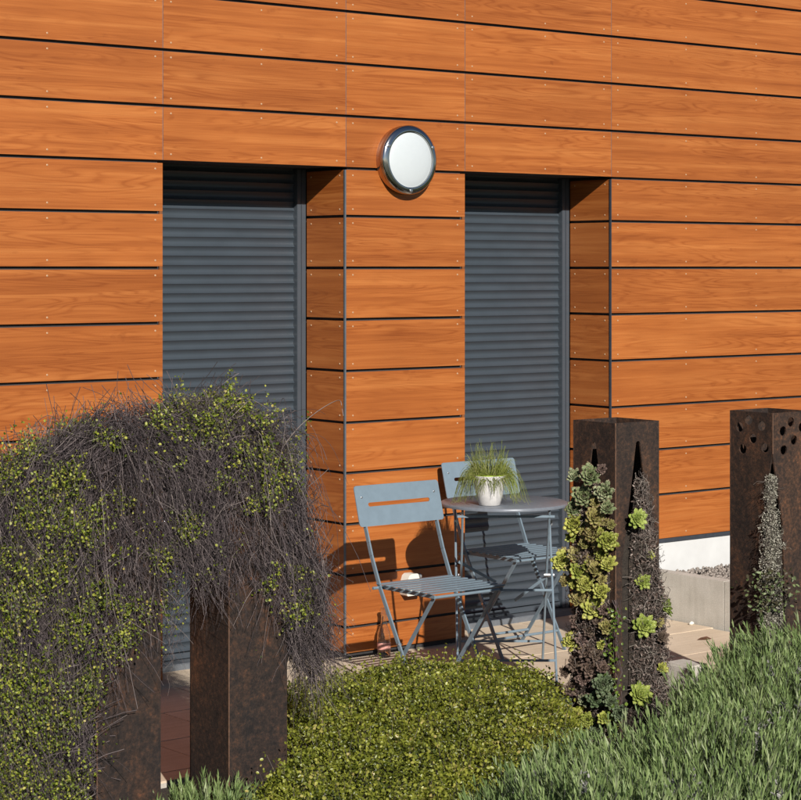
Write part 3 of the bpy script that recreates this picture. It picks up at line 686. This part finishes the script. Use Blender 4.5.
# ================================================================== GROUND COVER between the planters
HP = [(-1.66, -1.62), (-1.38, -1.24), (-.86, -1.06), (-.45, -1.10), (-.26, -1.32), (-.25, -1.66), (-.53, -2.05), (-.95, -2.5), (-1.35, -3.0), (-2.1, -3.1), (-2.25, -2.55), (-1.95, -2.1), (-1.68, -1.95)]
def hh(P):
    e = np.clip(edge_d(P, HP) / .13, 0, 1); e = np.sqrt(1 - (1 - e) ** 2)
    q = np.c_[P[:, :2], np.zeros(len(P))]
    return e * (.178 + .030 * fld(q, 7, 1) + .030 * fld(q, 21, 2)) * np.clip(1.06 + .10 * (P[:, 1] + 1.6), .8, 1.12)
def scatter(n, poly):
    q = np.array(poly); lo, hi = q.min(0), q.max(0); P = lo + (hi - lo) * rng.random((n, 2)); return P[poly_in(P, poly)]
gx = np.linspace(-2.3, 0, 70); gy = np.linspace(-3.15, -1.05, 64); GX, GY = np.meshgrid(gx, gy); G = np.c_[GX.ravel(), GY.ravel()]
gz = np.where(poly_in(G, HP), np.maximum(hh(G) - .035, -.05), -.05)
ii = np.arange(69)[None] + 70 * np.arange(63)[:, None]; gf = np.stack([ii, ii + 1, ii + 71, ii + 70], -1).reshape(-1, 4)
HV = [np.c_[G, gz]]; HF = [np.concatenate([gf[:, [0, 1, 2]], gf[:, [0, 2, 3]]])]; HR = [np.zeros(len(G))]
P = scatter(175000, HP); h = hh(P); k = rng.random(len(P)) ** 1.5 * .055
e = .01; gxn = (hh(P + [e, 0]) - h) / e; gyn = (hh(P + [0, e]) - h) / e
Pn = unit(np.c_[-gxn, -gyn, np.ones(len(P))]); Q = np.c_[P, h] + Pn * (.012 - k)[:, None]; n = len(Q)
Nn = unit(Pn * .45 + np.array([-.2, -.4, .2]) + rdir(n) * .95); L = .0058 + .0052 * rng.random(n)
rdv = np.clip(.55 * fld(Q, 16, 9) + .65 * rng.random(n) - .14, 0, 1)
a1, a2, a3 = leaves(Q, rdir(n), Nn, L, L * .85, rnd=rdv); HV.append(a1); HF.append(a2 + len(G)); HR.append(a3)
nl = len(a2)
# little upright shoots breaking the outline
q = scatter(2600, HP); hq = hh(q); m = 6; s = np.linspace(0, 1, m)[None, :, None]
tip = np.c_[q + rng.normal(size=q.shape) * .025, hq + .02 + .045 * rng.random(len(q)) ** 1.6]; Cq = np.c_[q, hq - .03][:, None] * (1 - s) + tip[:, None] * s
b1, b2, b3 = strands(Cq, .0007)
o1 = sum(len(x) for x in HV); HV.append(b1); HF.append(np.concatenate([b2[:, [0, 1, 2]], b2[:, [0, 2, 3]]]) + o1); HR.append(b3); nb = len(b2) * 2
SQ = np.repeat(Cq[:, 2:].reshape(-1, 3), 2, 0); SQ = SQ + rng.normal(size=SQ.shape) * .005; n2 = len(SQ); L2 = .008 + .006 * rng.random(n2)
c1, c2, c3 = leaves(SQ, rdir(n2), unit(rdir(n2) + np.array([-.3, -.5, .5])), L2, L2 * .8, rnd=np.clip(.25 + .75 * rng.random(n2), 0, 1))
o2 = sum(len(x) for x in HV); HV.append(c1); HF.append(c2 + o2); HR.append(c3)
mi = np.r_[np.full(len(HF[0]), 1), np.zeros(nl), np.full(nb, 2), np.zeros(len(c2))]
thing('ground_cover', 'low spreading mat of tiny round green leaves in front of the chairs', 'ground cover', kind='stuff',
      me=me_from('ground_cover', np.concatenate(HV), np.concatenate(HF), ['cover_leaf', 'soil', 'vine_stem'], np.concatenate(HR), midx=mi))

# dry strands trailing from the vine on to the ground cover
# ================================================================== LAVENDER
def sprigs(P, H, lean, seg=9, lf=.050, dry=.04):
    """upright shoots with narrow grey green leaves; returns leaf and stem geometry"""
    n = len(P); ax = unit(lean + np.array([0, 0, 1.0]) + rdir(n) * .16); base = np.c_[P, np.zeros(n)]
    tipz = base + ax * H[:, None]
    LV = []; st = np.linspace(0, 1, 5)[None, :, None]; bend = rdir(n)[:, None] * np.array([1, 1, .2]) * .03
    Cc = base[:, None] + ax[:, None] * (H[:, None, None] * st) + bend * st ** 2
    pos = []; tan = []; nrm = []; ln = []; rv = []
    own = rng.random(n)
    for k in range(seg):
        t_ = 1 - .62 * (k / (seg - 1)) ** 1.1
        for sgn in (0, math.pi):
            az = k * 1.57 + sgn + own * 6.28
            p = base + ax * (H * t_)[:, None] + bend[:, 0] * t_ ** 2
            rad = np.c_[np.cos(az), np.sin(az), np.zeros(n)]
            spread = .16 + .55 * (k / seg) + .15 * rng.random(n)
            pos.append(p); tan.append(unit(ax + rad * spread[:, None])); nrm.append(unit(-rad + .5 * ax)); ln.append(lf * (.6 + .6 * rng.random(n)) * (1.0 if k else .7)); rv.append(np.clip(.75 * own + .45 * rng.random(n) - .12 * (k / seg), 0, 1))
    pos, tan, nrm, ln, rv = map(np.concatenate, (pos, tan, nrm, ln, rv))
    lv, lff, lr = leaves(pos, tan, nrm, ln, .0040 + .0024 * rng.random(len(pos)), BLADE, .1, rv, .12)
    sv, sf, sr = strands(Cc, .0011)
    return lv, lff, lr, sv, np.concatenate([sf[:, [0, 1, 2]], sf[:, [0, 2, 3]]]), sr
def lav_mesh(name, P, H, lean, origin=np.zeros(3), dryP=None, **kw):
    lv, lf_, lr, sv, sf, sr = sprigs(P, H, lean, **kw)
    V = [lv, sv]; F = [lf_, sf + len(lv)]; Rn = [lr, sr * .4]; M = [np.zeros(len(lf_)), np.ones(len(sf))]
    if dryP is not None and len(dryP):                   # faded flower heads
        k = 26; Q = np.repeat(dryP, k, 0) + rng.normal(size=(len(dryP) * k, 3)) * np.array([.006, .006, .02]); nq = len(Q)
        a, b, c = leaves(Q, unit(rdir(nq) + np.array([0, 0, .8])), rdir(nq), .010 + .008 * rng.random(nq), .006, OVAL)
        o = sum(map(len, V)); V.append(a); F.append(b + o); Rn.append(c); M.append(np.full(len(b), 1))
    return me_from(name, np.concatenate(V) - origin, np.concatenate(F), ['lavender_leaf', 'lavender_dry'], np.concatenate(Rn), midx=np.concatenate(M))
edge = [(484, 808), (500, 778), (530, 765), (560, 760), (600, 740), (640, 738), (668, 722), (690, 706), (715, 668), (745, 648), (780, 640), (830, 632)]
LPY = [tuple(onZ(a, b, .30)[:2]) for a, b in edge] + [(1.5, -1.95), (1.2, -3.0), (-.6, -4.2), (-2.3, -4.3)]
P = scatter(12500, LPY); ed = np.clip(edge_d(P, LPY) / .16, 0, 1)
q3 = np.c_[P, np.zeros(len(P))]
H = (.235 + .075 * ed + .07 * fld(q3, 6, 4) + .05 * fld(q3, 15, 8)) * (.80 + .28 * rng.random(len(P)))
lean = np.c_[(fld(q3, 5, 1) - .5) * .7, (fld(q3, 5, 2) - .5) * .7, np.zeros(len(P))]
kp = fld(q3, 13, 6) > .27
P, H, lean, q3 = P[kp], H[kp], lean[kp], q3[kp]
dp = rng.random(len(P)) < .035 * (fld(q3, 9, 12) > .50)
dryP = np.c_[P[dp], H[dp] * .97]
thing('lavender', 'grey green lavender bed spreading in front of the succulent planters', 'lavender', me=lav_mesh('lavender', P, H, lean, dryP=dryP), kind='stuff')
for cxp, cyp, tipy, nn, spr, lab in ((90, 850, 800, 26, .03, 'small lavender tuft at the foot of the leafy vine'),
                                     (200, 850, 786, 110, .10, 'broad lavender clump at the foot of the bare dark planter'),
                                     (325, 850, 790, 150, .10, 'lavender clump beside the front edge of the green ground cover')):
    c0 = onZ(cxp, 800, .12); c0[2] = -.03
    zt = float((CAM + ray(cxp, tipy) * ((c0 - CAM) @ FW))[2]) + .03
    Pq = c0[:2] + rng.normal(size=(nn, 2)) * spr; Hq = zt * (.72 + .30 * rng.random(nn)); ln_ = np.c_[(Pq - c0[:2]) * 2.2, np.zeros(nn)]
    thing('lavender_plant', lab, 'lavender', tuple(c0), 'lavender clumps along the front edge', me=lav_mesh('lavender_plant', Pq, Hq, ln_, np.array([c0[0], c0[1], 0])))

# ================================================================== SUCCULENTS
def rosette(name, n, mat, open_=1.0, sharp=.5, seed=0):
    r_ = np.random.default_rng(seed); V = []; F = []; RN = []; TP = []
    for i in range(n):
        t_ = (i + .6) / n; az = i * 2.39996 + r_.normal() * .06; L = .30 + .70 * t_ ** .75; L *= .93 + .14 * r_.random()
        el = R_(84 - (66 * t_ ** .8) * open_ + r_.normal() * 3)
        d = np.array([math.cos(az) * math.cos(el), math.sin(az) * math.cos(el), math.sin(el)]); sdv = np.array([-math.sin(az), math.cos(az), 0]); nn = np.cross(d, sdv) * -1
        nn = nn if nn[2] > 0 else -nn
        w = .40 * L * (1.1 - .35 * t_) + .05; o = len(V)
        prof = ((.0, .35, 0), (.42, .86, .03), (.74, 1.0, .05), (.9, .62, .07), (1.0, 0.0, .10 + .05 * sharp))
        rv = r_.random()
        for u, hw, up in prof:
            c = d * L * u + nn * (L * up)
            if hw == 0: V.append(c); RN.append(rv); TP.append(1.0)
            else:
                for q, lift in ((-1, .16), (0, -.03), (1, .16)): V.append(c + sdv * w * .5 * hw * q + nn * w * lift * hw); RN.append(rv); TP.append(u * .93 + .05 * abs(q))
        for k in range(3):
            for q in range(2): a = o + k * 3 + q; F += [(a, a + 1, a + 4), (a, a + 4, a + 3)]
        F += [(o + 9, o + 10, o + 12), (o + 10, o + 11, o + 12)]
        # fleshy underside
        b = len(V); V.append(d * L * .55 - nn * w * .22); RN.append(rv * .5); TP.append(.4)
        F += [(o, o + 3, b), (o + 3, o + 6, b), (o + 6, o + 9, b), (o + 9, o + 12, b), (o + 12, o + 11, b), (o + 11, o + 8, b), (o + 8, o + 5, b), (o + 5, o + 2, b)]
    return me_from(name, np.array(V), np.array(F), mat, RN, TP, True)
KIND = {'g': ('houseleek_grey_green', 46, 1.0, .6), 'y': ('houseleek_yellow', 44, .98, .4), 'l': ('houseleek_lime', 38, 1.08, .3), 'b': ('houseleek_bronze', 46, .95, .5), 'd': ('houseleek_dry', 34, .85, .5), 'e': ('houseleek_blue_green', 42, 1.05, .8)}
RM = {k: [rosette('houseleek_rosette', int(v[1] * (.85 + .15 * s)), v[0], v[2], v[3], s * 7 + ord(k)) for s in range(3)] for k, v in KIND.items()}
LEFT = [(574.7, 476, 13, 'g'), (590.6, 476, 20, 'g'), (602, 469, 10, 'd'), (584, 496, 21, 'g'), (596, 503, 11, 'b'), (589, 521, 9, 'b'), (584, 533, 10, 'b'), (601, 531, 9, 'y'), (597, 545, 10, 'b'), (590, 558, 10, 'b'), (587, 566, 9, 'y'), (571, 568, 10, 'b'), (602, 579, 10, 'b'), (593, 596, 10, 'b'), (583, 609, 10, 'd'), (604, 610, 11, 'd'), (598, 622, 11, 'd'), (582, 640, 12, 'd'), (596, 655, 13, 'd'), (603, 668, 12, 'd'), (596, 684, 12, 'd'), (565, 672, 11, 'd'), (604.7, 492, 18, 'g'), (607.5, 508, 13, 'g'), (574.7, 509, 16, 'g'), (595, 517, 18, 'b'), (574.7, 524, 19, 'y'),
        (593.4, 533, 16, 'b'), (607.5, 540.6, 18, 'y'), (611, 524.7, 9, 'b'), (571, 537, 10, 'y'), (604, 521, 9, 'b'), (585, 544, 12, 'b'), (563, 553, 10, 'b'), (561.4, 561, 18, 'y'), (575.6, 554.7, 15, 'b'), (578.7, 571, 18, 'y'), (595.8, 569, 16, 'b'),
        (608.8, 565, 15, 'y'), (602, 553.6, 12, 'y'), (586, 584, 16, 'y'), (574.4, 584, 11, 'y'), (566, 581, 11, 'b'), (601.7, 591.5, 16, 'y'), (579.5, 599, 16, 'b'), (593.4, 608.5, 21, 'y'), (606.5, 627, 14, 'b'), (573, 642.6, 18, 'y'),
        (577, 621, 15, 'd'), (590, 630, 14, 'd'), (601, 645, 8, 'y'), (586, 652, 15, 'd'), (575, 663, 16, 'd'), (590, 668, 17, 'd'), (571, 688, 15, 'd'), (583, 678, 14, 'd'), (603, 685, 20, 'e'), (566, 702, 14, 'e'), (585, 700, 13, 'g'), (619, 713, 13, 'e'), (605, 718, 13, 'y'), (597, 729, 13, 'e'), (596, 700, 16, 'e'), (576, 714, 15, 'y'), (587, 720, 14, 'y'), (611, 702, 13, 'e')]
RIGHT = [(637.5, 519, 19, 'l', 'large lime green houseleek rosette alone among dry roots on the planter front'), (650, 555, 9, 'y', 'tiny yellow houseleek rosette among grey dead stems on the planter front'), (642.8, 581.6, 15, 'l', 'mid-sized lime houseleek rosette on the planter front above the largest one'),
         (664, 606, 19, 'l', 'bright pointed houseleek rosette leaning out past the planter edge over the paving'), (644, 626, 22, 'l', 'largest bright lime houseleek rosette on the planter front'), (659, 622, 11, 'b', 'small bronze houseleek rosette beside the largest lime one'),
         (662, 637, 14, 'd', 'withered brown houseleek rosette under the small bronze one'), (639.7, 695, 22, 'l', 'loose green houseleek rosette at the foot of the planter front above the lavender'), (662, 668, 12, 'y', 'small yellow green houseleek rosette on the dead stems next to the edging stone')]
HUE = {'g': 'pale grey green', 'b': 'bronze green', 'y': 'yellow green', 'd': 'withered brown', 'e': 'blue green'}
def rosette_label(px, z, dm, k):
    size = 'small' if dm <= 11 else ('large' if dm >= 18 else 'mid-sized')
    h = 'near the slot top' if z > .86 else ('at tabletop height' if z > .68 else ('above chair-seat height' if z > .47 else ('below chair-seat height' if z > .26 else 'near the planter foot')))
    return f"{size} {HUE[k]} houseleek rosette {h}, " + ('on the shutter-facing edge' if px < 577 else ('beside the rusty planter corner' if px > 600 else 'midway across the planter side'))
def place_rosette(P, nrm, diam, k, label, group):
    px_left = group == 'houseleeks on the planter side'
    R = diam / 2 * .00350
    o = thing('houseleek_rosette', label, 'succulent', group=group, me=random.choice(RM[k]))
    q = Vector(nrm).normalized().to_track_quat('Z', 'Y') @ Matrix.Rotation(random.uniform(0, 6.28), 4, 'Z').to_quaternion()
    o.matrix_world = Matrix.LocRotScale(Vector(P), q, Vector((R, R, R)) * (1.62 if px_left else 1.42))
lpos = []
for px, py, dm, k in LEFT:
    b = .028 + .040 * min(1, max(0, (606 - px) / 40)) + .012 * random.random()
    P = onX(px, py, PX[2] - b); n_ = np.array([-.72, -.62, .22]) + rng.normal(size=3) * .14
    lpos.append(P); place_rosette(P - unit(n_) * .006, n_, dm, k, rosette_label(px, float(P[2]), dm, k), 'houseleeks on the planter side')
rpos = []
for px, py, dm, k, lab in RIGHT:
    b = .030 + .015 * random.random(); P = onY(px, py, PY - b); n_ = np.array([-.40, -.85, .22]) + rng.normal(size=3) * .1
    if px > 662: n_ = np.array([.35, -.75, .35])
    rpos.append(P); place_rosette(P - unit(n_) * .006, n_, dm, k, lab, 'houseleeks on the planter front')
# dead stems and dry leaves that fill the slots
def bulge(o, u, n, wtab, z0, z1, depth, name, label, leafn, twign, lmat, root):
    """cushion on a planter face: o face origin, u along the face, n outward; wtab = z -> (lo, hi) extent"""
    nz, nu = 40, 16; V = []; 
    for i in range(nz + 1):
        z = z0 + (z1 - z0) * i / nz; lo, hi = wtab(z)
        for j in range(nu + 1):
            t_ = j / nu; pr = math.sin(math.pi * t_) ** .6 * math.sin(math.pi * min(1, max(0.02, (i + .5) / (nz + 1)))) ** .35
            p = o + u * (lo + (hi - lo) * t_) + UP * z; w = float(fld(p, 34, 2)); V.append(p + n * (-.004 + depth * pr * (.55 + .75 * w)))
    V = np.array(V); I = np.arange(nu)[None] + (nu + 1) * np.arange(nz)[:, None]
    Fq = np.stack([I, I + 1, I + nu + 2, I + nu + 1], -1).reshape(-1, 4)
    Fc = np.concatenate([Fq[:, [0, 1, 2]], Fq[:, [0, 2, 3]]])
    k = rng.integers(0, len(Fq), leafn); w4 = rng.dirichlet((1, 1, 1, 1), leafn); Q = (V[Fq[k]] * w4[..., None]).sum(1) + n * (.006 * rng.random(leafn))[:, None]
    a, b, c = leaves(Q, rdir(leafn), unit(n * .8 + rdir(leafn)), .008 + .008 * rng.random(leafn), .0065, OVAL, .3)
    k = rng.integers(0, len(Fq), twign); w4 = rng.dirichlet((1, 1, 1, 1), twign); Q = (V[Fq[k]] * w4[..., None]).sum(1) + n * (.004 + .008 * rng.random(twign))[:, None]
    dr = unit(rdir(twign) + UP * -.5 * rng.random((twign, 1))); dr = unit(dr - (dr @ n)[:, None] * n * .8); s = np.linspace(-.5, .5, 7)[None, :, None]; ll = (.03 + .06 * rng.random(twign))[:, None, None]
    Cc = Q[:, None] + dr[:, None] * ll * s + np.sin(s * 9 + rng.random((twign, 1, 3)) * 6) * .006 + n * (.012 * rng.random((twign, 1, 1))) * (1 - 4 * s * s)
    d, e, g_ = strands(Cc, .0008 + .0009 * rng.random(twign))
    VV = np.concatenate([V, a, d]); FF = np.concatenate([Fc, b + len(V), np.concatenate([e[:, [0, 1, 2]], e[:, [0, 2, 3]]]) + len(V) + len(a)])
    mi = np.r_[np.zeros(len(Fc)), np.ones(len(b)), np.full(2 * len(e), 2)]
    return thing(name, label, 'dead foliage', tuple(root), me=me_from(name, VV - root, FF, ['soil', lmat, 'dry_twig'], np.r_[np.full(len(V), .1), c, g_], midx=mi), kind='stuff')
X3 = np.array([PX[2], PY, 0]); UY = np.array([0, 1.0, 0]); UX = np.array([1.0, 0, 0])
zt3 = float(onX(594, 468, PX[2])[2])
wl_ = lambda z: (yl - .012 - .070 * min(1, (zt3 - z) / .28), yl + .012 + .085 * min(1, (zt3 - z) / .28))
bulge(X3, UY, -UX, wl_, .02, zt3, .062, 'dead_foliage', 'brown dead leaves packed between houseleeks on the planter side', 5200, 260, 'dry_leaf', np.array([PX[2], PY + .1, 0]))
zt3r = float(onY(636, 478, PY)[2])
wr_ = lambda z: (xl - .012 - .030 * min(1, (zt3r - z) / .3), xl + .020 + .065 * min(1, (zt3r - z) / .3) + .045 * min(1, max(0, (.66 - z) / .15)) + .03 * max(0, 1 - z / .35))
bulge(X3, UX, -UY, wr_, .02, zt3r, .040, 'dead_foliage', 'grey tangle of dry roots and stems hanging down the planter front', 4200, 520, 'dry_leaf', np.array([PX[2] + .1, PY, 0]))
# trailing round leaves along the corner
n = 170; pz = rng.random(n); px = 614 + 6 * rng.normal(size=n); py = 608 + 130 * pz
Q = np.array([onX(a, b, PX[2] - .012 - .03 * random.random()) for a, b in zip(px, py)]); n_ = len(Q); L = .007 + .008 * rng.random(n_)
a, b, c = leaves(Q, rdir(n_), unit(rdir(n_) * .6 + np.array([-.5, -.7, .4])), L, L * .9)
Cc = np.array([[onX(614 + 7 * random.random() + 2 * math.sin(t_ * 5 + k), 600 + 130 * t_, PX[2] - .012) for t_ in np.linspace(0, 1, 10)] for k in range(6)]); d, e, g_ = strands(Cc, .001)
root = np.array([PX[2], PY, 0]); VV = np.concatenate([a, d]) - root; FF = np.concatenate([b, np.concatenate([e[:, [0, 1, 2]], e[:, [0, 2, 3]]]) + len(a)])
thing('trailing_plant', 'thin trailer of small round green leaves down the succulent planter corner', 'plant', tuple(root), me=me_from('trailing_plant', VV, FF, ['trail_leaf', 'vine_stem'], np.r_[c, g_], midx=np.r_[np.zeros(len(b)), np.ones(2 * len(e))]))
# silvery sedum in the split corner of the far planter
X4 = np.array([PX[3], PY, 0.0]); nd = unit(np.array([-1, -1, 0.0])); n = 9000
z = za - .105 - (za - .16) * rng.random(n); tt = np.clip((za - .03 - z) / (za - zm), 0, 1.25); w = (.007 + .026 * tt) * (.65 + .7 * fld(np.c_[z, z * 0, z * 0], 55, 3))
off = rng.normal(size=n) * .5; off = np.clip(off, -1, 1) * w - .006 + .014 * (fld(np.c_[z, z * 0, z * 0], 30, 7) - .5)
Q = X4 + np.array([.018, .018, 0]) + np.outer(off, unit(np.array([1, -1, 0.0]))) + np.outer(.004 + .014 * rng.random(n) + .012 * tt - .008 * (off / w) ** 2, nd) + np.outer(z, UP)
a, b, c = leaves(Q, rdir(n), unit(nd + rdir(n)), .0045 + .0045 * rng.random(n), .004, OVAL, .3)
Cc = np.array([[X4 + np.array([.02, .02, 0]) + nd * .012 + UP * zv for zv in np.linspace(.05, za - .14, 8)]]); d, e, g_ = strands(Cc, .02)
m = 300; zq = .41 + .15 * rng.random(m); Qg = X4 + np.outer(rng.normal(size=m) * .05 - .01, unit(np.array([1, -1, 0.0]))) + np.outer(.01 + .04 * rng.random(m), nd) + np.outer(zq, UP); L = .010 + .010 * rng.random(m)
h1, h2, h3 = leaves(Qg, rdir(m), unit(nd + rdir(m) * .9), L, L * .6, OVAL)
tw = 420; Qt = Q[rng.integers(0, n, tw)]; dr = unit(rdir(tw) + nd * .6 - UP * .5); s = np.linspace(0, 1, 6)[None, :, None]
k1, k2, k3 = strands(Qt[:, None] + dr[:, None] * s * (.02 + .04 * rng.random(tw))[:, None, None] + np.sin(s * 6 + rng.random((tw, 1, 3)) * 6) * .004, .0008)
q2t = lambda q: np.concatenate([q[:, [0, 1, 2]], q[:, [0, 2, 3]]])
VV = [a, d, h1, k1]; os_ = np.cumsum([0] + [len(x) for x in VV]); FF = [b, q2t(e) + os_[1], h2 + os_[2], q2t(k2) + os_[3]]
thing('sedum', 'silvery dry sedum filling the split corner of the punched planter', 'plant', tuple(X4), kind='stuff',
      me=me_from('sedum', np.concatenate(VV) - X4, np.concatenate(FF), ['silver_sedum', 'soil', 'sedum_green', 'dry_twig'], np.r_[c, g_, h3, k3], midx=np.concatenate([np.full(len(x), i) for i, x in enumerate(FF)])))
